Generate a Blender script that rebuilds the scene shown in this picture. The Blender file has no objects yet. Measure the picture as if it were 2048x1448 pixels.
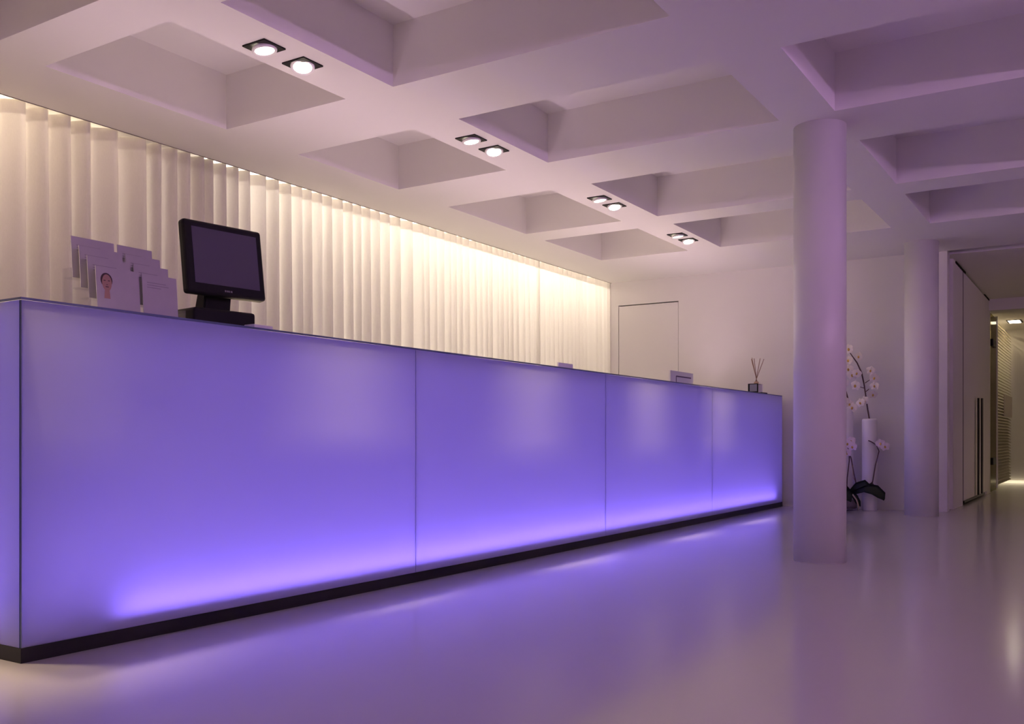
import bpy, bmesh, math, random
from mathutils import Vector, Matrix

C = bpy.context.scene.collection
SC = bpy.context.scene
R = math.radians
random.seed(4)

# ------------------------------------------------------------------ camera, world, lights, exposure
H = 0.7056            # camera height
ZC = 2.5056           # underside of the ceiling beams
cam_d = bpy.data.cameras.new('camera')
cam = bpy.data.objects.new('camera', cam_d); C.objects.link(cam)
cam.location = (0, 0, H); cam.rotation_euler = (R(90), 0, 0.5646)
cam_d.sensor_fit = 'HORIZONTAL'; cam_d.sensor_width = 36.0
cam_d.lens = 1893.0 / 2048.0 * 36.0
cam_d.shift_y = (877.0 - 724.0) / 2048.0
cam_d.clip_start = 0.02
SC.camera = cam
SC.view_settings.view_transform = 'Standard'
SC.view_settings.look = 'None'
SC.view_settings.gamma = 1.0
SC.view_settings.use_curve_mapping = False
SC.view_settings.exposure = 0.45
SC.cycles.max_bounces = 10
SC.cycles.diffuse_bounces = 6
SC.cycles.glossy_bounces = 4
SC.cycles.transparent_max_bounces = 16
SC.cycles.sample_clamp_indirect = 4.0
SC.cycles.caustics_reflective = False
SC.cycles.caustics_refractive = False
SC.cycles.use_denoising = True

world = bpy.data.worlds.new('world'); SC.world = world
world.use_nodes = True
world.node_tree.nodes['Background'].inputs[0].default_value = (0.25, 0.2, 0.4, 1)
world.node_tree.nodes['Background'].inputs[1].default_value = 0.0

WARM = (1.0, 0.74, 0.47)
CURT = (1.0, 0.79, 0.55)
CURT_R = (1.0, 0.86, 0.70)
VIOLET = (0.235, 0.145, 1.0)


def area(name, loc, direction, sx, sy, power, col, spread=180):
    d = bpy.data.lights.new(name, 'AREA'); d.shape = 'RECTANGLE'
    d.size = sx; d.size_y = sy; d.energy = power; d.color = col; d.spread = R(spread)
    o = bpy.data.objects.new(name, d); C.objects.link(o)
    o.location = loc
    z = -Vector(direction).normalized()
    y = Vector((0, 1, 0)); y = (y - z * y.dot(z)).normalized(); x = y.cross(z)
    o.rotation_euler = Matrix((x, y, z)).transposed().to_euler()
    return o


# violet strip lamps on the floor of the counter's light box (size_y runs along the counter)
area('counter_strip_lamp', (-2.958, 5.80, 0.080), (0.05, 0, 1), 0.025, 7.55, 15, VIOLET)
area('counter_fill_lamp', (-3.30, 5.80, 0.075), (0.0, 0, 1), 0.03, 7.55, 11, VIOLET)
area('counter_end_lamp', (-3.25, 1.86, 0.085), (0, -0.25, 1), 0.25, 0.03, 1.2, VIOLET)
area('added_ceiling_uplight', (-3.69, 5.80, 1.162), (0.12, 0, 1), 0.04, 7.8, 10.5, (0.95, 0.67, 0.88), 115)  # uplight added out of sight behind the worktop to brighten the ceiling
# warm tubes hidden above and behind the curtain
for (y0, y1, p) in ((-1.4, 0.8, 7), (0.8, 2.7, 11.5), (2.7, 3.15, 2.2), (3.3, 3.8, 0.7), (4.5, 5.0, 2.8), (5.0, 6.0, 6),
                    (6.0, 7.2, 8), (7.2, 8.4, 9.3), (8.4, 9.8, 11)):
    area('curtain_tube_lamp', (-5.36, (y0 + y1) / 2, 2.74), (0.12, 0, -1), 0.06, y1 - y0, p, CURT if y1 < 4.4 else CURT_R)
area('added_curtain_uplight', (-5.36, 7.4, 0.10), (0.12, 0, 1), 0.06, 4.8, 17, CURT_R)  # unseen uplight added to brighten the lower curtain
# violet uplight made up at the far right, out of view, to tint the room
area('added_violet_uplight', (3.85, 1.6, 2.28), (-0.6, 0, 1), 0.05, 7.4, 130, (0.84, 0.46, 1.0))


# ------------------------------------------------------------------ helpers
def nodes(name):
    m = bpy.data.materials.new(name); m.use_nodes = True
    nt = m.node_tree; nt.nodes.clear()
    out = nt.nodes.new('ShaderNodeOutputMaterial')
    return m, nt, out


def mat(name, col, rough=0.6, spec=0.4, metal=0.0, var=0.03, scale=6.0, bump=0.0, emit=None, estr=0.0, coat=0.0):
    m, nt, out = nodes(name)
    b = nt.nodes.new('ShaderNodeBsdfPrincipled')
    nt.links.new(b.outputs[0], out.inputs[0])
    tc = nt.nodes.new('ShaderNodeTexCoord')
    n = nt.nodes.new('ShaderNodeTexNoise'); n.inputs['Scale'].default_value = scale; n.inputs['Detail'].default_value = 4
    nt.links.new(tc.outputs['Object'], n.inputs['Vector'])
    mx = nt.nodes.new('ShaderNodeMix'); mx.data_type = 'RGBA'
    mx.inputs[6].default_value = tuple(max(0, c * (1 - var)) for c in col) + (1,)
    mx.inputs[7].default_value = tuple(min(1, c * (1 + var)) for c in col) + (1,)
    nt.links.new(n.outputs['Fac'], mx.inputs[0])
    nt.links.new(mx.outputs[2], b.inputs['Base Color'])
    b.inputs['Roughness'].default_value = rough
    b.inputs['Specular IOR Level'].default_value = spec
    b.inputs['Metallic'].default_value = metal
    b.inputs['Coat Weight'].default_value = coat
    if bump:
        bp = nt.nodes.new('ShaderNodeBump'); bp.inputs['Strength'].default_value = bump; bp.inputs['Distance'].default_value = 0.01
        n2 = nt.nodes.new('ShaderNodeTexNoise'); n2.inputs['Scale'].default_value = scale * 12
        nt.links.new(tc.outputs['Object'], n2.inputs['Vector'])
        nt.links.new(n2.outputs['Fac'], bp.inputs['Height']); nt.links.new(bp.outputs[0], b.inputs['Normal'])
    if emit:
        b.inputs['Emission Color'].default_value = emit + (1,); b.inputs['Emission Strength'].default_value = estr
    return m


def glass_face(name, transl, diff, clear, rough, ior=1.45, col=(0.92, 0.92, 0.94)):
    """Satin glass: translucent + diffuse + clear transmission under a reflecting skin."""
    m, nt, out = nodes(name)
    N = nt.nodes.new; L = nt.links.new
    tr = N('ShaderNodeBsdfTranslucent'); tr.inputs[0].default_value = col + (1,)
    df = N('ShaderNodeBsdfDiffuse'); df.inputs[0].default_value = col + (1,)
    ns = N('ShaderNodeTexNoise'); ns.inputs['Scale'].default_value = 2.0
    tc = N('ShaderNodeTexCoord'); L(tc.outputs['Object'], ns.inputs['Vector'])
    mr = N('ShaderNodeMapRange'); mr.inputs[3].default_value = rough * 0.85; mr.inputs[4].default_value = rough * 1.15
    L(ns.outputs['Fac'], mr.inputs[0])
    m1 = N('ShaderNodeMixShader'); m1.inputs[0].default_value = diff / (diff + transl)
    L(tr.outputs[0], m1.inputs[1]); L(df.outputs[0], m1.inputs[2])
    last = m1
    if clear > 0:
        tp = N('ShaderNodeBsdfTransparent'); tp.inputs[0].default_value = col + (1,)
        m2 = N('ShaderNodeMixShader'); m2.inputs[0].default_value = clear
        L(m1.outputs[0], m2.inputs[1]); L(tp.outputs[0], m2.inputs[2]); last = m2
    gl = N('ShaderNodeBsdfGlossy'); L(mr.outputs[0], gl.inputs['Roughness'])
    fr = N('ShaderNodeFresnel'); fr.inputs[0].default_value = ior
    m3 = N('ShaderNodeMixShader'); L(fr.outputs[0], m3.inputs[0]); L(last.outputs[0], m3.inputs[1]); L(gl.outputs[0], m3.inputs[2])
    L(m3.outputs[0], out.inputs[0])
    return m


def clear_mat(name, col=(0.97, 0.97, 0.98), gloss=0.0, rough=0.05):
    m, nt, out = nodes(name)
    N = nt.nodes.new; L = nt.links.new
    tp = N('ShaderNodeBsdfTransparent'); tp.inputs[0].default_value = col + (1,)
    if gloss:
        gl = N('ShaderNodeBsdfGlossy'); gl.inputs['Roughness'].default_value = rough
        fr = N('ShaderNodeFresnel'); fr.inputs[0].default_value = 1.45
        mth = N('ShaderNodeMath'); mth.operation = 'MULTIPLY'; mth.inputs[1].default_value = gloss
        L(fr.outputs[0], mth.inputs[0])
        ms = N('ShaderNodeMixShader'); L(mth.outputs[0], ms.inputs[0]); L(tp.outputs[0], ms.inputs[1]); L(gl.outputs[0], ms.inputs[2])
        L(ms.outputs[0], out.inputs[0])
    else:
        L(tp.outputs[0], out.inputs[0])
    return m


def obj(name, bm, mats, parent=None, smooth=False, loc=None):
    me = bpy.data.meshes.new(name); bm.to_mesh(me); bm.free()
    for m in (mats if isinstance(mats, (list, tuple)) else [mats]):
        me.materials.append(m)
    if smooth:
        for p in me.polygons: p.use_smooth = True
    o = bpy.data.objects.new(name, me); C.objects.link(o)
    if parent is not None: o.parent = parent
    if loc is not None: o.location = loc
    return o


def tag(o, label, cat=None, group=None, kind=None):
    o['label'] = label
    if cat: o['category'] = cat
    if group: o['group'] = group
    if kind: o['kind'] = kind
    return o


def thing(name, label, cat, loc=(0, 0, 0), rz=0.0, group=None):
    o = bpy.data.objects.new(name, None); C.objects.link(o)
    o.location = loc; o.rotation_euler = (0, 0, rz); o.empty_display_size = 0.1
    return tag(o, label, cat, group)


def struct(name, bm, m, label=None, parent=None, smooth=False):
    o = obj(name, bm, m, parent, smooth)
    if parent is None:
        o['kind'] = 'structure'
        if label: o['label'] = label
    return o


def box(bm, x0, x1, y0, y1, z0, z1, mi=0, M=None):
    vs = [bm.verts.new(v) for v in ((x0, y0, z0), (x1, y0, z0), (x1, y1, z0), (x0, y1, z0), (x0, y0, z1), (x1, y0, z1), (x1, y1, z1), (x0, y1, z1))]
    if M is not None:
        for v in vs: v.co = M @ v.co
    fs = []
    for f in ((3, 2, 1, 0), (4, 5, 6, 7), (0, 1, 5, 4), (1, 2, 6, 5), (2, 3, 7, 6), (3, 0, 4, 7)):
        fc = bm.faces.new([vs[i] for i in f]); fc.material_index = mi; fs.append(fc)
    return fs        # bottom, top, y0, x1, y1, x0


def BX(*a, **k):
    bm = bmesh.new(); box(bm, *a, **k); return bm


def rbox(x0, x1, y0, y1, z0, z1, r=0.005, seg=2):
    bm = bmesh.new(); box(bm, x0, x1, y0, y1, z0, z1)
    bmesh.ops.bevel(bm, geom=bm.edges[:], offset=r, segments=seg, profile=0.5, affect='EDGES')
    return bm


def lathe(bm, prof, n=32, c=(0, 0, 0), mi=0, caps=True):
    rings = []
    for (r, z) in prof:
        rings.append([bm.verts.new((c[0] + r * math.cos(2 * math.pi * i / n), c[1] + r * math.sin(2 * math.pi * i / n), c[2] + z)) for i in range(n)])
    for a, b in zip(rings, rings[1:]):
        for i in range(n):
            f = bm.faces.new((a[i], a[(i + 1) % n], b[(i + 1) % n], b[i])); f.material_index = mi; f.smooth = True
    if caps:
        for ring, rev in ((rings[0], True), (rings[-1], False)):
            f = bm.faces.new(ring[::-1] if rev else ring); f.material_index = mi
    return bm


def tube(bm, pts, rad, n=8, mi=0):
    pts = [Vector(p) for p in pts]
    rads = rad if isinstance(rad, (list, tuple)) else [rad] * len(pts)
    rings = []
    for i, p in enumerate(pts):
        t = (pts[min(i + 1, len(pts) - 1)] - pts[max(i - 1, 0)]).normalized()
        u = t.cross(Vector((0.3, 1, 0.2))).normalized(); v = t.cross(u)
        rings.append([bm.verts.new(p + rads[i] * (math.cos(2 * math.pi * k / n) * u + math.sin(2 * math.pi * k / n) * v)) for k in range(n)])
    for a, b in zip(rings, rings[1:]):
        for k in range(n):
            f = bm.faces.new((a[k], a[(k + 1) % n], b[(k + 1) % n], b[k])); f.smooth = True; f.material_index = mi
    for ring in (rings[0][::-1], rings[-1]): bm.faces.new(ring).material_index = mi
    return bm


def copy_tree(o, parent=None):
    c = o.copy(); C.objects.link(c)
    if parent is not None: c.parent = parent
    for ch in list(o.children): copy_tree(ch, c)
    return c


# ------------------------------------------------------------------ materials
M_wall = mat('white_wall_paint', (0.80, 0.78, 0.76), 0.75, 0.25, var=0.015, scale=3, bump=0.04)
M_ceil = mat('white_ceiling_plaster', (0.82, 0.80, 0.78), 0.85, 0.2, var=0.012, scale=2, bump=0.03)
M_col = mat('white_column_paint', (0.80, 0.78, 0.78), 0.30, 0.5, var=0.012, scale=3, bump=0.02)
M_white = mat('white_lacquer', (0.84, 0.83, 0.82), 0.4, 0.4, var=0.01)
M_black = mat('black_lacquer', (0.012, 0.011, 0.012), 0.45, 0.35, var=0.1)
M_blackp = mat('black_plastic', (0.008, 0.008, 0.009), 0.6, 0.2, var=0.15, scale=40)
M_gap = mat('shadow_gap_black', (0.02, 0.018, 0.016), 0.9, 0.1)
M_steel = mat('dark_steel', (0.035, 0.033, 0.032), 0.4, 0.5, metal=0.6, var=0.1)
M_shadow_line = mat('shadow_line_grey', (0.20, 0.17, 0.16), 0.5, 0.4)
M_trim = mat('black_lamp_trim', (0.010, 0.009, 0.009), 0.6, 0.2)
M_ring = mat('white_lamp_ring', (0.86, 0.85, 0.83), 0.35, 0.5, var=0.01)
M_floor = mat('polished_resin_floor', (0.56, 0.545, 0.535), 0.14, 0.5, var=0.02, scale=0.8)
M_face = glass_face('satin_front_glass', 0.8, 0.2, 0.0, 0.07, col=(0.86, 0.86, 0.9))
M_top = glass_face('satin_top_glass', 0.35, 0.65, 0.21, 0.12)
M_clear = clear_mat('clear_glass_inner')
M_edge = mat('glass_edge_blue_green', (0.10, 0.13, 0.26), 0.3, 0.5, var=0.1)
M_acryl = clear_mat('clear_acrylic', (0.97, 0.97, 0.985), 0.35, 0.04)
M_paper = mat('white_leaflet_paper', (0.44, 0.42, 0.45), 0.6, 0.3, var=0.05, scale=25)


def curtain_material():
    m, nt, out = nodes('sheer_white_curtain')
    N = nt.nodes.new; L = nt.links.new
    tc = N('ShaderNodeTexCoord'); wv = N('ShaderNodeTexNoise'); wv.inputs['Scale'].default_value = 60
    mp = N('ShaderNodeMapping'); mp.inputs['Scale'].default_value = (1, 8, 1)
    L(tc.outputs['Object'], mp.inputs[0]); L(mp.outputs[0], wv.inputs['Vector'])
    mx = N('ShaderNodeMix'); mx.data_type = 'RGBA'
    mx.inputs[6].default_value = (0.80, 0.78, 0.74, 1); mx.inputs[7].default_value = (0.88, 0.86, 0.82, 1)
    L(wv.outputs['Fac'], mx.inputs[0])
    tr = N('ShaderNodeBsdfTranslucent'); df = N('ShaderNodeBsdfDiffuse')
    L(mx.outputs[2], tr.inputs[0]); L(mx.outputs[2], df.inputs[0])
    ms = N('ShaderNodeMixShader'); ms.inputs[0].default_value = 0.38
    L(tr.outputs[0], ms.inputs[1]); L(df.outputs[0], ms.inputs[2]); L(ms.outputs[0], out.inputs[0])
    return m


M_curt = curtain_material()
M_inner = mat('grey_white_inner_board', (0.62, 0.61, 0.62), 0.6)
M_base = mat('grey_base_board', (0.35, 0.35, 0.36), 0.6)

# ------------------------------------------------------------------ floor, walls
XL, XR, YN, YB, YF = -5.45, 4.0, -2.6, 9.9, 17.05
XC, XC2 = -1.33, 1.2        # corridor between these
struct('floor', BX(XL - 0.2, XR + 0.2, YN - 0.2, YF + 0.2, -0.12, 0), M_floor, 'polished pale resin floor of the lobby')
struct('wall_left', BX(XL - 0.15, XL, YN - 0.15, YB + 0.15, 0, 2.95), M_wall, 'white wall behind the curtains')
struct('wall_right', BX(XR, XR + 0.15, YN - 0.15, YB + 0.15, 0, 2.95), M_wall, 'white wall on the right side of the lobby')
struct('wall_rear', BX(XL, XR, YN - 0.15, YN, 0, 2.95), M_wall, 'white wall behind the viewer')
# back wall with a flush door opening and the corridor opening
DY0, DY1, DZ = -4.815, -4.075, 2.24
bm = bmesh.new()
box(bm, XL, DY0, YB, YB + 0.15, 0, 2.95)
box(bm, DY1, XC, YB, YB + 0.15, 0, 2.95)
box(bm, DY0, DY1, YB, YB + 0.15, DZ, 2.95)
box(bm, DY0, DY1, YB + 0.06, YB + 0.15, 0, DZ)
box(bm, XC2, XR, YB, YB + 0.15, 0, 2.95)
struct('wall_back', bm, M_wall, 'pale back wall with the flush door')
d1 = struct('door_1', BX(DY0 + 0.006, DY1 - 0.006, YB + 0.004, YB + 0.05, 0.004, DZ - 0.012), M_wall, 'flush white door let into the back wall')
obj('door_gap', BX(DY0, DY1, YB + 0.052, YB + 0.058, 0, DZ), M_gap, d1)

# corridor
struct('wall_corridor_left', BX(XC - 0.15, XC, 10.30, 11.02, 0, 2.495), M_wall, 'white corridor wall before the tall door')
struct('trim_corridor_recess', BX(XC - 0.25, XC - 0.12, YB + 0.15, 10.31, 0, 2.495), M_wall, 'shallow wall recess at the corridor mouth')
struct('wall_corridor_right', BX(XC2, XC2 + 0.15, YB + 0.15, YF, 0, 2.95), M_wall, 'white corridor wall on the right')
struct('wall_corridor_end', BX(XC - 2, XC2 + 0.15, YF, YF + 0.15, 0, 2.95), M_wall, 'wall closing the far end of the corridor')
struct('ceiling_corridor', BX(XC - 0.25, XC2, YB + 0.15, 13.56, 2.495, 2.95), M_ceil, 'plain corridor ceiling')
struct('ceiling_corridor_far', BX(XC - 2, XC2, 13.70, YF, 2.44, 2.95), M_ceil, 'plain ceiling of the room past the corridor')
struct('trim_corridor_header', BX(XC - 0.15, XC2, 13.56, 13.70, 2.35, 2.95), M_wall, 'header beam across the corridor')

# ------------------------------------------------------------------ coffered ceiling
rows_x = [(-4.355, -3.430), (-3.107, -1.590), (-1.285, 0.234), (0.54, 2.06), (2.36, 3.80)]
cols_y = [(-1.95, -0.82), (-0.36, 0.78), (1.20, 2.376), (2.657, 3.767), (4.342, 5.342), (5.947, 7.106), (7.428, 8.563)]
XS = -4.895               # ceiling ends here, curtain slot beyond
DEP = 0.318
gx = [XS] + [v for r in rows_x for v in r] + [XR]
gy = [YN] + [v for r in cols_y for v in r] + [YB]
bm = bmesh.new()
vt = {}
def gv(x, y, z):
    k = (round(x, 4), round(y, 4), round(z, 4))
    if k not in vt: vt[k] = bm.verts.new((x, y, z))
    return vt[k]
for i in range(len(gx) - 1):
    for j in range(len(gy) - 1):
        if i % 2 == 1 and j % 2 == 1: continue
        bm.faces.new((gv(gx[i], gy[j], ZC), gv(gx[i], gy[j + 1], ZC), gv(gx[i + 1], gy[j + 1], ZC), gv(gx[i + 1], gy[j], ZC)))
# slot for the curtain: front cheek and lid
bm.faces.new([bm.verts.new(v) for v in ((XS, YN, ZC), (XS, YN, 2.80), (XS, YB, 2.80), (XS, YB, ZC))])
bm.faces.new([bm.verts.new(v) for v in ((XL, YN, 2.80), (XL, YB, 2.80), (XS, YB, 2.80), (XS, YN, 2.80))])
bm.faces.new([bm.verts.new(v) for v in ((XL, YN, 2.95), (XR, YN, 2.95), (XR, YB, 2.95), (XL, YB, 2.95))])
ceil = struct('ceiling', bm, M_ceil, 'white coffered ceiling with deep square recesses')
for (x0, x1) in rows_x:
    for (y0, y1) in cols_y:
        bm = bmesh.new()
        a = [bm.verts.new((x, y, ZC)) for x, y in ((x0, y0), (x1, y0), (x1, y1), (x0, y1))]
        b = [bm.verts.new((x, y, ZC + DEP)) for x, y in ((x0, y0), (x1, y0), (x1, y1), (x0, y1))]
        for k in range(4):
            bm.faces.new((a[k], b[k], b[(k + 1) % 4], a[(k + 1) % 4]))
        bm.faces.new(b)
        obj('coffer', bm, M_ceil, ceil)

# ------------------------------------------------------------------ columns
def column(x, y, r, label):
    bm = bmesh.new(); lathe(bm, [(r, 0), (r, ZC)], 64, (x, y, 0))
    return struct('column', bm, M_col, label)
column(-1.425, 5.575, 0.146, 'thick white round column nearer the counter end')
column(-1.475, 9.36, 0.146, 'round white column standing at the corridor mouth')

# ------------------------------------------------------------------ reception counter
CXF, CXB, CY0, CY1, CZ = -2.887, -3.66, 1.682, 9.80, 1.15
PZ = 0.047
ctr = thing('reception_counter', 'long glowing violet glass reception counter on a black plinth', 'counter', (CXF, CY0, 0))
O = Vector((CXF, CY0, 0))
def cpart(name, bm, m, parent=ctr):
    bmesh.ops.translate(bm, verts=bm.verts[:], vec=-O)
    return obj(name, bm, m, parent)
bm = bmesh.new(); box(bm, CXB, CXF + 0.001, CY0 - 0.001, CY1, 0, PZ)
cpart('plinth', bm, M_black)
T = 0.008
joints = [CY0 + 0.0015, 3.675, 5.74, 7.76, CY1]
for j0, j1 in zip(joints, joints[1:]):
    bm = bmesh.new()
    fs = box(bm, CXF - T, CXF, j0 + 0.0007, j1 - 0.0007, PZ + 0.001, CZ - T - 0.001, mi=2)
    fs[3].material_index = 0; fs[5].material_index = 1
    cpart('front_panel', bm, [M_face, M_clear, M_edge])
bm = bmesh.new()
fs = box(bm, CXB, CXF - T - 0.001, CY0, CY0 + T, PZ + 0.001, CZ - T - 0.001, mi=2)
fs[2].material_index = 0; fs[4].material_index = 1
cpart('end_panel', bm, [M_face, M_clear, M_edge])
cpart('rear_end_panel', BX(CXB, CXF - T - 0.001, CY1 - T, CY1, PZ + 0.001, CZ - T - 0.001), M_white)
bm = bmesh.new()
fs = box(bm, CXB, CXF, CY0, CY1, CZ - T, CZ, mi=2)
fs[1].material_index = 0; fs[0].material_index = 1
cpart('worktop', bm, [M_top, M_clear, M_edge])
cpart('light_stop_board', BX(-3.655, -2.99, CY0 + 0.012, CY1 - 0.012, CZ - T - 0.022, CZ - T - 0.002), M_white)  # unseen board added to cut off downlight patches on the front glass
cpart('back_board', BX(-3.42, -3.40, CY0 + 0.03, CY1 - 0.02, PZ, CZ - T - 0.024), M_inner)
cpart('base_board', BX(-3.40, CXF - T - 0.002, CY0 + 0.014, CY1 - T - 0.001, PZ, PZ + 0.008), M_base)
st = BX(-2.985, -2.935, 2.0, 9.58, PZ + 0.008, PZ + 0.03)
cpart('light_strip', st, M_white)

cpart('added_uplight_housing', BX(-3.725, -3.661, 1.85, 9.75, CZ - 0.04, CZ - 0.002), M_white)  # unseen housing made up to carry the added uplight
struct('trim_added_uplight_ledge', BX(3.74, XR, YN, 5.4, 2.20, 2.26), M_wall, 'ledge added under the made-up uplight on the right wall')  # unseen ledge made up to carry the added violet uplight

# ------------------------------------------------------------------ curtains
def curtain(y0, y1, label, seed, x0=-4.916):
    rnd = random.Random(seed)
    ys, ph, amp = [], [], []
    folds = []
    y = y0
    while y < y1:
        folds.append(y); y += (0.118 if y < 6.3 else 0.100) * rnd.uniform(0.82, 1.18) * (1.6 if rnd.random() < 0.08 else 1)
    folds.append(y1)
    t = thing('curtain', label, 'curtain', (x0, y0, 0.02), 0, 'sheer curtains along the left wall')
    pts = []
    for a, b in zip(folds, folds[1:]):
        A = 0.068 + rnd.uniform(-0.018, 0.008) if a < 4.8 else 0.042 + rnd.uniform(-0.01, 0.01) if a < 6.3 else 0.019 + rnd.uniform(-0.008, 0.008); sk = rnd.uniform(0.35, 0.65)
        for k in range(10):
            f = k / 10
            g = f / sk * 0.5 if f < sk else 0.5 + (f - sk) / (1 - sk) * 0.5
            pts.append((a + f * (b - a), A * (math.cos(2 * math.pi * g) - 1), rnd.uniform(-1, 1) if k == 0 else None))
    ZT = 2.517
    zs = [0.02, 0.5, 1.0, 1.5, 2.0, 2.44, ZT]
    drift = [rnd.uniform(-0.02, 0.02) for _ in range(len(folds))]
    drift[0] = drift[-1] = 0
    def sheet(zs, dx, s=1.0):
        bm = bmesh.new(); grid = []
        for (yy, a, _), idx in zip(pts, range(len(pts))):
            d = drift[idx // 10] * (1 - (idx % 10) / 10) + drift[min(idx // 10 + 1, len(drift) - 1)] * ((idx % 10) / 10)
            col = []
            for z in zs:
                w = (ZT - z) / ZT
                col.append(bm.verts.new((dx + a * s * (0.8 + 0.35 * w) + 0.02 * w, yy - y0 + d * w, z - 0.02)))
            grid.append(col)
        for p, q in zip(grid, grid[1:]):
            for k in range(len(zs) - 1):
                f = bm.faces.new((p[k], q[k], q[k + 1], p[k + 1])); f.smooth = True
        return bm
    pts.append((y1, 0.0, None))
    obj('drape', sheet(zs, 0), M_curt, t)
    obj('heading_tape', sheet([2.445, ZT - 0.002], -0.006), M_curt, t)
    return t
curtain(-2.3, 4.14, 'sheer white curtain hanging behind the leaflets, left of the black monitor', 3)
curtain(4.145, 8.29, 'sheer white curtain behind the middle of the counter, right of the black monitor', 8)
curtain(8.2905, 9.894, 'bright sheer white curtain nearest the corner by the flush door', 12)
tr = obj('curtain_shadow_line', BX(-4.9015, -4.8955, YN + 0.02, YB - 0.01, ZC - 0.003, ZC + 0.03), M_shadow_line)  # grey strip stands in for the shadow line along the curtain slot
tag(tr, 'slim grey strip put in as the shadow line above the sheer curtains', 'shadow line')

# ------------------------------------------------------------------ downlights
def make_downlight(tilt):
    t = thing('downlight', 'x', 'light', (0, 0, 0))
    bm = bmesh.new(); box(bm, -0.071, 0.071, -0.066, 0.066, -0.005, 0.012)
    obj('trim_plate', bm, M_trim, t)
    bm = bmesh.new()
    lathe(bm, [(0.036, -0.010), (0.050, -0.022), (0.056, -0.020), (0.058, -0.012), (0.054, -0.004)], 32, caps=False)
    rg = obj('lamp_ring', bm, M_ring, t, True)
    bm = bmesh.new(); lathe(bm, [(0.046, -0.017), (0.046, -0.008)], 24)
    obj('bulb', bm, M_bulb, rg)
    rg.rotation_euler = tilt
    return t
M_bulb = mat('lit_halogen_bulb', (1, 1, 1), 0.4, emit=(1.0, 0.88, 0.68), estr=9.0)
ord_ = ['nearest', 'second', 'third', 'farthest']
spots = [(-3.29, 3.065), (-3.285, 3.305), (-3.25, 4.672), (-3.25, 4.92), (-3.24, 6.34), (-3.24, 6.592), (-3.24, 7.845), (-3.24, 8.10)]
dl0 = make_downlight((R(4), R(-8), 0)); dl1 = make_downlight((R(-12), R(-13), 0))
for i, (x, y) in enumerate(spots):
    o = (dl0 if i == 0 else dl1 if i == 1 else copy_tree(dl1 if i % 2 else dl0))
    o.location = (x, y, ZC - 0.002)
    o['label'] = 'square black-trimmed ceiling spotlight, %s lamp of the %s pair along the beam' % (('nearer', 'farther')[i % 2], ord_[i // 2])
    o['group'] = 'paired ceiling spotlights'
    d = bpy.data.lights.new('downlight_lamp', 'SPOT'); d.energy = 290; d.color = WARM; d.spot_size = R(41); d.spot_blend = 1.0; d.shadow_soft_size = 0.055
    lo = bpy.data.objects.new('downlight_lamp', d); C.objects.link(lo); lo.location = (x, y, ZC - 0.05)
for y in (1.50, 1.74):
    d = bpy.data.lights.new('downlight_lamp', 'SPOT'); d.energy = 110; d.color = WARM; d.spot_size = R(50); d.spot_blend = 1.0; d.shadow_soft_size = 0.055
    lo = bpy.data.objects.new('downlight_lamp', d); C.objects.link(lo); lo.location = (-3.27, y, ZC - 0.05)

# ------------------------------------------------------------------ monitor
mo = thing('touchscreen_monitor', 'black touchscreen monitor on a wedge stand on the counter top', 'monitor', (-3.075, 2.625, CZ), -0.14)
# local: +x towards the room, y along the counter
bm = rbox(-0.12, 0.10, -0.175, 0.105, 0.001, 0.068, 0.012, 3)
obj('base', bm, M_blackp, mo)
bm = bmesh.new()
for v, in (): pass
pr_ = [(-0.10, 0.05), (-0.02, 0.05), (0.0, 0.20), (-0.05, 0.20)]
va = [bm.verts.new((x, -0.062, z)) for x, z in pr_]; vb = [bm.verts.new((x, 0.062, z)) for x, z in pr_]
bm.faces.new(va); bm.faces.new(vb[::-1])
for k in range(4): bm.faces.new((va[(k + 1) % 4], va[k], vb[k], vb[(k + 1) % 4]))
bmesh.ops.bevel(bm, geom=bm.edges[:], offset=0.006, segments=2, affect='EDGES')
obj('neck', bm, M_blackp, mo)
hd = obj('housing', rbox(-0.045, 0.0, -0.180, 0.182, -0.150, 0.150, 0.014, 3), M_blackp, mo, loc=(0.045, 0.0, 0.277))
hd.rotation_euler = (0, R(-8), 0)
M_screen = mat('dark_glass_screen', (0.075, 0.065, 0.105), 0.3, 0.5, var=0.02)
obj('screen', BX(-0.001, 0.0012, -0.146, 0.152, -0.108, 0.120), M_screen, hd)
bm = bmesh.new()
for k, w in enumerate((0.006, 0.007, 0.005, 0.007)):
    box(bm, -0.001, 0.0012, -0.016 + k * 0.009, -0.016 + k * 0.009 + w, -0.133, -0.126)
obj('logo', bm, mat('grey_mark', (0.22, 0.2, 0.24), 0.5), hd)

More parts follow.
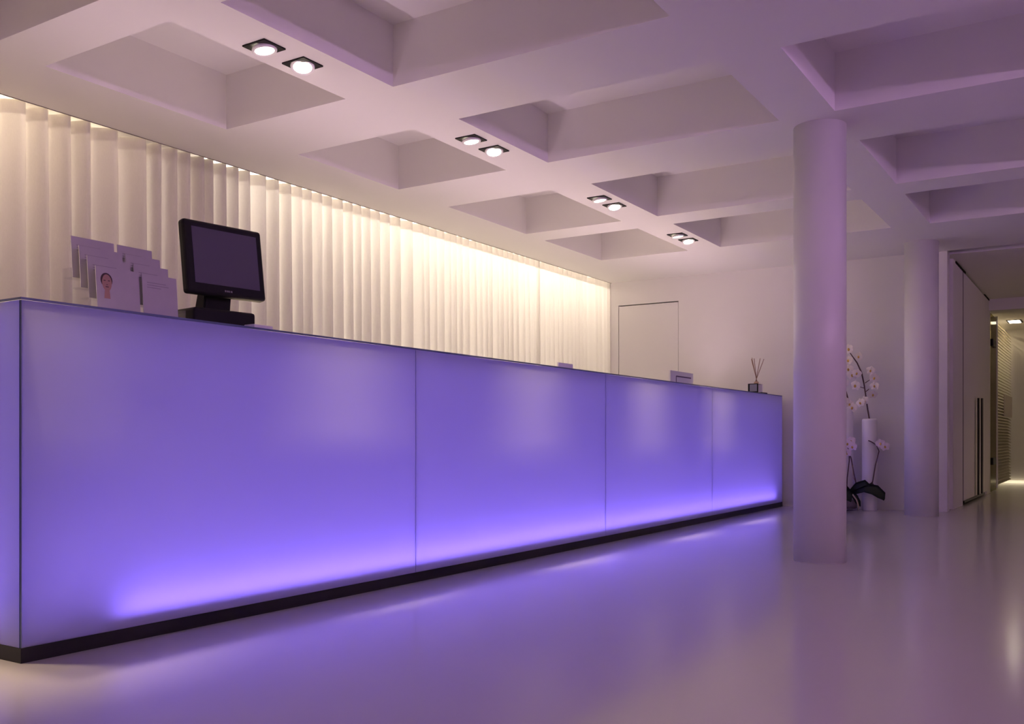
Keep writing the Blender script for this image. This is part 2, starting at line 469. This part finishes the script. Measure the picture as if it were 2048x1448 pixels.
# ------------------------------------------------------------------ leaflets and their stepped stand
bh = thing('leaflet_stand', 'stepped clear acrylic stand full of leaflets on the counter top', 'stand', (-2.95, 2.0, CZ))
TX = [-2.972, -3.020, -3.068, -3.116]; TZ = [1.158, 1.198, 1.238, 1.278]
bm = bmesh.new()
for tx, tz in zip(TX, TZ):
    box(bm, tx - 0.024 - (-2.95), tx + 0.020 - (-2.95), -0.012, 0.352, tz - 0.006 - CZ, tz - 0.002 - CZ)
obj('tray', bm, M_acryl, bh)
for k in (0, 1):
    bm = bmesh.new()
    y0 = (-0.016, 0.352)[k]
    pts = []
    for tx, tz in zip(TX, TZ):
        pts += [(tx + 0.024 + 2.95, tz - 0.008 - CZ), (tx + 0.024 + 2.95, tz + 0.03 - CZ)]
    pts += [(TX[-1] - 0.03 + 2.95, TZ[-1] + 0.03 - CZ), (TX[-1] - 0.03 + 2.95, 0.0005), (TX[0] + 0.024 + 2.95, 0.0005)]
    a = [bm.verts.new((x, y0, z)) for x, z in pts]; b = [bm.verts.new((x, y0 + 0.004, z)) for x, z in pts]
    bm.faces.new(a); bm.faces.new(b[::-1])
    for i in range(len(a)): bm.faces.new((a[i], a[(i + 1) % len(a)], b[(i + 1) % len(a)], b[i]))
    obj('side_panel', bm, M_acryl, bh)
names_t = ['front', 'second', 'third', 'rear']
for t in (3, 2, 1, 0):
    for k in (0, 1):
        y0, w = ((0.0, 0.172), (0.186, 0.150))[k]
        bm = bmesh.new()
        box(bm, 0.001, 0.004, 0, w, 0, 0.150)
        lab = 'pale leaflet stack in the %s row of the acrylic stand, %s column' % (names_t[t], ('left', 'right')[k])
        if t == 0 and k == 0: lab = 'front leaflet showing a dark-haired portrait, in the acrylic stand'
        lf = obj('leaflet', bm, M_paper, None, loc=(TX[t] - 0.002, 2.004 + y0, TZ[t]))
        lf.rotation_euler = (0, R(-5), 0)
        tag(lf, lab, 'leaflet', 'leaflets in the acrylic stand')
        if t == 0 and k == 0:
            def disc(cy, cz, ry, rz, x, n=20):
                b = bmesh.new(); b.faces.new([b.verts.new((x, cy + ry * math.cos(2 * math.pi * i / n), cz + rz * math.sin(2 * math.pi * i / n))) for i in range(n)]); return b
            M_hair = mat('printed_dark_hair', (0.05, 0.03, 0.03), 0.6); M_skin = mat('printed_skin', (0.38, 0.22, 0.18), 0.6)
            po = obj('portrait_print', disc(0.040, 0.103, 0.0235, 0.026, 0.0043), M_hair, lf)
            b = disc(0.041, 0.094, 0.019, 0.030, 0.0047)
            for v in b.verts[:]: pass
            b.faces.new([b.verts.new((0.0046, y, z)) for y, z in ((0.028, 0.038), (0.052, 0.038), (0.050, 0.075), (0.032, 0.075))])
            obj('printed_face', b, M_skin, po)
            b = bmesh.new()
            for (y, z, w2, h2) in ((0.028, 0.100, 0.008, 0.003), (0.045, 0.100, 0.008, 0.003), (0.035, 0.078, 0.012, 0.003), (0.038, 0.086, 0.006, 0.002)):
                b.faces.new([b.verts.new((0.0051, y + p, z + q)) for p, q in ((0, 0), (w2, 0), (w2, h2), (0, h2))])
            obj('printed_features', b, M_hair, po)
        else:
            b = bmesh.new()
            M_ink = mat('faint_grey_print', (0.30, 0.28, 0.31), 0.6) if 'faint_grey_print' not in bpy.data.materials else bpy.data.materials['faint_grey_print']
            for r_ in range(3):
                z = 0.118 - r_ * 0.009; ww = w * (0.55, 0.62, 0.4)[r_]
                b.faces.new([b.verts.new((0.0043, p, q)) for p, q in ((0.02, z), (0.02 + ww, z), (0.02 + ww, z + 0.003), (0.02, z + 0.003))])
            obj('printed_lines', b, M_ink, lf)

# ------------------------------------------------------------------ small things on the counter
M_panel = mat('white_panel_plastic', (0.72, 0.72, 0.76), 0.4, 0.4)
pad = obj('card_pad', rbox(-0.03, 0.03, -0.05, 0.05, 0, 0.014, 0.003), M_panel, loc=(-2.93, 2.70, CZ + 0.001))
tag(pad, 'small flat white pad beside the black monitor stand', 'pad')
p1 = obj('card_holder', rbox(-0.006, 0.006, -0.098, 0.098, 0, 0.044, 0.003), M_panel, loc=(-3.0, 5.38, CZ + 0.001))
tag(p1, 'low white card standing on the counter in front of the curtain', 'card')
p2 = thing('display_frame', 'wide white framed panel standing on the counter below the flush door', 'frame', (-3.0, 7.35, CZ))
obj('panel', rbox(-0.008, 0.008, -0.245, 0.245, 0.001, 0.106, 0.003), M_panel, p2)
bm = bmesh.new(); box(bm, 0.007, 0.0095, -0.125, 0.19, 0.058, 0.068); box(bm, 0.007, 0.0095, -0.135, -0.125, 0.0, 0.066)
obj('rim_line', bm, mat('dark_violet_rim', (0.10, 0.06, 0.14), 0.5), p2)

df = thing('reed_diffuser', 'small reed diffuser with a black label on the far counter end', 'diffuser', (-3.03, 9.36, CZ), R(-95))
obj('tray', rbox(-0.07, 0.06, -0.070, 0.100, 0.0005, 0.016, 0.003), M_blackp, df)
bm = rbox(-0.05, 0.02, -0.05, 0.06, 0.0165, 0.102, 0.006)
obj('bottle', bm, clear_mat('violet_glass', (0.72, 0.68, 0.85), 1.0), df)
lb = obj('label_card', rbox(0.022, 0.028, -0.066, 0.042, 0.0165, 0.108, 0.002), M_blackp, df)
obj('label_face', BX(0.0275, 0.0288, -0.046, 0.030, 0.03, 0.100), mat('grey_violet_label', (0.22, 0.22, 0.34), 0.4), lb)
bm = bmesh.new(); lathe(bm, [(0.022, 0.1025), (0.024, 0.106), (0.022, 0.128), (0.016, 0.130)], 20, (-0.015, 0.005, 0))
obj('neck_ring', bm, mat('amber_cap', (0.55, 0.35, 0.22), 0.35, 0.5), df)
M_reed = mat('brown_reed', (0.28, 0.16, 0.12), 0.7)
for dx, dy, h in ((-0.03, -0.065, 0.36), (0.01, -0.042, 0.37), (-0.015, -0.030, 0.365), (0.01, 0.045, 0.36), (-0.02, 0.072, 0.355)):
    bm = bmesh.new(); tube(bm, [(-0.015, 0.005 - dy * 0.12, 0.131), (-0.015 + dx, 0.005 + dy, h)], 0.003, 6)
    obj('reed', bm, M_reed, df)

# ------------------------------------------------------------------ orchids
M_petal = mat('white_orchid_petal', (0.86, 0.80, 0.74), 0.5, 0.4, var=0.03, scale=30)
M_pink = mat('blush_orchid_petal', (0.92, 0.80, 0.84), 0.5, 0.4, var=0.05, scale=30)
M_yel = mat('yellow_orchid_throat', (0.62, 0.40, 0.08), 0.6)
M_stem = mat('dark_orchid_stem', (0.10, 0.055, 0.05), 0.6)
M_leaf = mat('glossy_dark_leaf', (0.02, 0.035, 0.018), 0.3, 0.5, var=0.3, scale=14)
M_root = mat('pale_root', (0.45, 0.36, 0.24), 0.7)

def petal_mesh(bm, L, W, ang, M, cup=0.25):
    n = 6; rows = []
    for i in range(n + 1):
        t = i / n; w = W * math.sin(math.pi * min(1, t * 0.92 + 0.06)) ** 0.7
        row = []
        for s in (-1, -0.4, 0.4, 1):
            p = Vector((cup * L * t * t - 0.12 * L * s * s, w * s, L * t))
            p = Matrix.Rotation(ang, 3, 'X') @ p
            row.append(bm.verts.new(M @ p))
        rows.append(row)
    for a, b in zip(rows, rows[1:]):
        for k in range(3):
            f = bm.faces.new((a[k], a[k + 1], b[k + 1], b[k])); f.smooth = True

def flower(parent, p, size, face, m):
    """p: centre, face: z-rotation the bloom looks towards (+x rotated)."""
    M = Matrix.Translation(Vector(p)) @ Matrix.Rotation(face, 4, 'Z') @ Matrix.Rotation(R(random.uniform(-5, 25)), 4, 'Y') @ Matrix.Rotation(random.uniform(-.3, .3), 4, 'X')
    bm = bmesh.new()
    for a, L, W in ((0, 1, .38), (72 * 1, 1.05, .62), (-72 * 1, 1.05, .62), (140, .95, .38), (-140, .95, .38)):
        petal_mesh(bm, size * L, size * W, R(a), M, random.uniform(-.1, .15))
    f = obj('flower', bm, m, parent)
    bm = bmesh.new()
    bmesh.ops.create_icosphere(bm, subdivisions=2, radius=size * 0.24, matrix=M @ Matrix.Translation((size * 0.08, 0, -size * .08)) @ Matrix.Diagonal((1, 0.8, 1.2, 1)))
    obj('flower_throat', bm, M_yel, f, True)

# picture plane for the plants: across (a) to the right, up (z); a=0 at the vase
CA, SA = math.cos(0.36), math.sin(0.36)     # "across" as seen from the lobby
def P(b, a, z, d=0.0):
    return (a * CA - d * SA * -1, a * SA * 0.3 - d, z)

def vase(name, x, y, r, h, label):
    bm = bmesh.new()
    lathe(bm, [(r * 0.96, 0), (r, 0.01), (r, h - 0.03), (r * 0.96, h - 0.008), (r * 0.80, h), (r * 0.74, h - 0.02), (r * 0.72, h - 0.3)], 40)
    v = obj(name, bm, M_white, loc=(x, y, 0)); return tag(v, label, 'vase', 'tall vases by the back wall')
vase('floor_vase', -2.005, 9.72, 0.071, 0.90, 'tall white cylindrical floor vase with an orchid spray, nearer the corridor')
vase('floor_vase', -2.24, 9.74, 0.075, 1.02, 'taller white floor vase half hidden behind the thick column')

def spray(x, y, stem, flowers, label, twigs=(), m=M_petal, fs=0.050):
    t = thing('orchid_spray', label, 'orchid', (x, y, stem[0][1]), 0)
    z0 = stem[0][1]
    bm = bmesh.new()
    pts = [Vector(P(0, a, z - z0)) for a, z in stem]
    tube(bm, pts, [0.007] * (len(pts) - 1) + [0.005], 8)
    st = obj('stem', bm, M_stem, t)
    for (a0, z0_, a1, z1_) in twigs:
        bm = bmesh.new(); tube(bm, [P(0, a0, z0_ - z0), P(0, a1, z1_ - z0, 0.01)], 0.004, 6); obj('twig', bm, M_stem, st)
    for k, (a, z) in enumerate(flowers):
        flower(t, P(0, a, z - z0, 0.02 + 0.015 * (k % 3)), fs * random.uniform(.85, 1.1), R(-95 + random.uniform(-35, 35)), m)
    return t
px = 9.3 / 1893.0          # metres per pixel at the plants
def ap(u, v, u0=1740): return ((u - u0) * px, H + (877 - v) * px)
spray(-2.005, 9.72, [(ap(1741, 870)), ap(1740, 840), ap(1736, 818), ap(1733, 795), ap(1729, 768), ap(1724, 745), ap(1715, 725), ap(1701, 705)],
      [ap(*q) for q in ((1718, 713), (1741, 742), (1697, 698), (1697, 738), (1704, 750), (1713, 747), (1711, 771), (1748, 757), (1748, 773), (1746, 790), (1729, 802), (1720, 806), (1697, 720))],
      'arching spray of white orchids with yellow throats in the vase nearer the corridor',
      [ap(1706, 716) + ap(1697, 718), ap(1731, 766) + ap(1742, 759), ap(1729, 776) + ap(1719, 773), ap(1733, 783) + ap(1739, 778)])
spray(-2.24, 9.74, [(ap(1692, 850, 1692)), ap(1695, 812, 1692), ap(1697, 795, 1692), ap(1693, 780, 1692), ap(1684, 755, 1692), ap(1672, 735, 1692)],
      [ap(*q, 1692) for q in ((1700, 808), (1705, 815), (1690, 802), (1680, 745), (1668, 735), (1672, 760), (1690, 765))],
      'white orchid spray mostly hidden behind the thick column')

def leaf_mesh(pts, w):
    bm = bmesh.new(); rows = []
    pts = [Vector(p) for p in pts]; n = len(pts)
    for i, p in enumerate(pts):
        t = (pts[min(i + 1, n - 1)] - pts[max(i - 1, 0)]).normalized()
        s = t.cross(Vector((0.25, -0.9, 0.35))).normalized()
        ww = w * math.sin(math.pi * (0.08 + 0.90 * i / (n - 1))) ** 0.6
        rows.append([bm.verts.new(p + s * ww * k + Vector((0, -0.0, -abs(k) * -0.012))) for k in (-1, -0.5, 0, 0.5, 1)])
    for a, b in zip(rows, rows[1:]):
        for k in range(4):
            f = bm.faces.new((a[k], a[k + 1], b[k + 1], b[k])); f.smooth = True
    geo = bmesh.ops.solidify(bm, geom=bm.faces[:], thickness=0.004)
    return bm

def potted_orchid(x, y, label, u0, mirror=1):
    t = thing('potted_orchid', label, 'orchid', (x, y, 0), 0, 'potted orchids on the floor by the back wall')
    bm = bmesh.new(); lathe(bm, [(0.060, 0.0), (0.075, 0.01), (0.085, 0.15), (0.080, 0.15), (0.068, 0.02)], 32)
    obj('glass_pot', bm, M_acryl, t, False)
    bm = bmesh.new(); lathe(bm, [(0.05, 0.02), (0.066, 0.03), (0.070, 0.085), (0.03, 0.105)], 20)
    obj('bark', bm, mat('violet_grey_bark', (0.25, 0.20, 0.22), 0.9, var=0.4, scale=40), t, True)
    q = lambda u, v, d=0.0: P(0, (u - u0) * px * mirror, H + (877 - v) * px, d)
    for pts, w in (([q(1709, 985), q(1722, 973, .03), q(1737, 967, .05), q(1745, 970, .06)], 0.035),
                   ([q(1712, 988), q(1735, 976, .05), q(1755, 980, .09), q(1767, 990, .12), q(1771, 998, .13)], 0.055),
                   ([q(1708, 985), q(1700, 984, .04), q(1693, 988, .07), q(1684, 996, .09)], 0.045),
                   ([q(1710, 986), q(1716, 993, .06), q(1722, 1005, .09), q(1726, 1012, .10)], 0.028),
                   ([q(1706, 984), q(1694, 975, -.02), q(1680, 974, -.03), q(1668, 982, -.03)], 0.045),
                   ([q(1716, 984), q(1733, 976), q(1750, 973), q(1760, 978)], 0.050)):
        obj('leaf', leaf_mesh(pts, w), M_leaf, t)
    bm = bmesh.new(); tube(bm, [q(1712, 988, .06), q(1719, 998, .10), q(1723, 1012, .11), q(1722, 1018, .11)], 0.007, 8); obj('root', bm, M_root, t)
    for pts in ([q(1750, 980), q(1754, 960), q(1759, 930), (q(1766, 902)), q(1761, 890), q(1752, 884), q(1745, 881)],
                [q(1702, 978), q(1703, 955), q(1707, 922), q(1707, 905), q(1703, 893), q(1702, 884)],
                [q(1722, 972), q(1716, 945), q(1711, 918), q(1707, 905)]):
        bm = bmesh.new(); tube(bm, pts, 0.0055, 8); obj('stem', bm, M_stem, t)
    bm = bmesh.new(); tube(bm, [q(1723, 968), q(1715, 955), q(1714, 930)], 0.005, 8); obj('support_cane', bm, M_root, t)
    for u, v in ((1768, 887), (1777, 893), (1710, 882), (1698, 890), (1697, 903), (1702, 906)):
        flower(t, q(u, v, 0.02), 0.046, R(-95 + random.uniform(-30, 30)), M_pink)
    return t
potted_orchid(-2.17, 9.62, 'low potted orchid with dark leaves on the floor before the vases', 1708)
potted_orchid(-2.385, 9.22, 'low potted orchid on the floor hidden behind the thick column', 1708)

# ------------------------------------------------------------------ corridor door, glass door, louvres
dr = struct('door_2', BX(XC - 0.06, XC + 0.004, 11.05, 13.30, 0.045, 2.470), M_wall, 'tall white corridor door with dark upright bars')
hb = bmesh.new()
box(hb, XC + 0.03, XC + 0.05, 12.02, 12.09, 0.06, 1.17)
obj('door_bar', hb, M_steel, dr)
hb = bmesh.new()
box(hb, XC + 0.03, XC + 0.05, 12.36, 12.44, 0.06, 1.18)  # second dark upright bar, farther along the door
obj('door_bar', hb, M_steel, dr)
obj('floor_rail', BX(XC - 0.02, XC + 0.012, 11.05, 13.0, 0.02, 0.042), M_steel, dr)
obj('door_gap', BX(XC - 0.055, XC + 0.002, 11.022, 11.048, 0.0, 2.494), M_gap, dr)
obj('top_rail', BX(XC - 0.03, XC + 0.008, 10.45, 11.2, 2.474, 2.494), M_gap, dr)
obj('top_rail', BX(XC - 0.03, XC + 0.006, 13.05, 13.55, 2.474, 2.494), M_gap, dr)
struct('wall_corridor_beside_door', BX(XC - 0.15, XC, 13.31, 13.56, 0, 2.495), M_wall, 'strip of corridor wall past the tall door')
struct('trim_door_backing', BX(XC - 0.15, XC - 0.065, 11.02, 13.31, 0, 2.495), M_gap, 'dark backing of the tall door')
gd = thing('glass_door', 'glass door panel with dark square hinges at the corridor end', 'door', (XC, 13.75, 0))
obj('glass_pane', BX(-0.01, 0.0, 0.02, 0.72, 0.01, 2.34), clear_mat('olive_glass', (0.60, 0.57, 0.42), 0.15), gd)
for z in (1.97, 0.405):
    obj('hinge', BX(-0.015, 0.02, 0.12, 0.50, z - 0.046, z + 0.046), M_black, gd)
struct('trim_door_post', BX(XC - 0.08, XC, 13.57, 13.72, 0, 2.35), M_wall, 'post at the corridor header')
struct('wall_far_left', BX(XC - 0.40, XC - 0.25, 13.70, YF, 0, 2.6), M_wall, 'wall behind the louvres')
M_slat = mat('pale_louvre_slat', (0.66, 0.60, 0.50), 0.5, 0.4)
lv = thing('louvre_screen', 'pale slatted louvre screen past the glass door', 'louvre', (XC, 14.75, 0))
obj('frame', BX(-0.09, -0.005, -0.06, -0.01, 0.02, 2.40), M_white, lv)
n = 52
sl = bmesh.new(); box(sl, -0.032, 0.032, 0, 2.18, -0.0025, 0.0025)
me0 = None
for i in range(n):
    z = 0.08 + (2.34 - 0.08) * i / (n - 1)
    if me0 is None:
        o = obj('slat', sl, M_slat, lv, loc=(-0.04, 0, z)); me0 = o.data
    else:
        o = bpy.data.objects.new('slat', me0); C.objects.link(o); o.parent = lv; o.location = (-0.04, 0, z)
    o.rotation_euler = (0, R(38), 0)
wp = obj('wall_notice', rbox(0.0, 0.012, -0.62, 0.62, -0.16, 0.16, 0.004), mat('pale_notice', (0.62, 0.55, 0.50), 0.6), loc=(XC + 0.012, 16.0, 1.19))
tag(wp, 'pale blank notice board fixed over the louvre slats', 'notice')
tl = thing('twin_spotlight', 'recessed twin spotlight in the ceiling beyond the corridor', 'light', (-1.21, 15.8, 2.44))
bm = bmesh.new(); box(bm, -0.10, 0.10, -0.20, 0.20, -0.006, 0.01)
obj('trim_plate', bm, M_trim, tl)
for y in (-0.09, 0.09):
    bm = bmesh.new(); box(bm, -0.075, 0.075, y - 0.07, y + 0.07, -0.012, -0.006)
    obj('bulb', bm, M_bulb, tl)
d = bpy.data.lights.new('corridor_light', 'SPOT'); d.energy = 8; d.color = (1.0, 0.76, 0.38); d.spot_size = R(120); d.spot_blend = 0.8; d.shadow_soft_size = 0.08
lo = bpy.data.objects.new('corridor_light', d); C.objects.link(lo); lo.location = (-1.21, 15.8, 2.40)
area('louvre_cove_lamp', (XC - 0.18, 15.85, 2.40), (0.2, 0, -1), 0.05, 2.0, 3.5, (1.0, 0.80, 0.45))
d = bpy.data.lights.new('corridor_light', 'SPOT'); d.energy = 24; d.color = (1.0, 0.74, 0.40); d.spot_size = R(130); d.spot_blend = 1.0; d.shadow_soft_size = 0.1  # warm fill added out of view to brighten the corridor
lo = bpy.data.objects.new('corridor_light', d); C.objects.link(lo); lo.location = (0.6, 12.4, 2.46)
fl = obj('floor_light_strip', BX(XC - 0.2, XC2 - 0.05, YF - 0.06, YF - 0.01, 0.001, 0.035), mat('lit_floor_strip', (1, 1, 1), 0.5, emit=(1.0, 0.84, 0.55), estr=0.7))
tag(fl, 'glowing light strip on the floor under the far corridor wall', 'light strip')
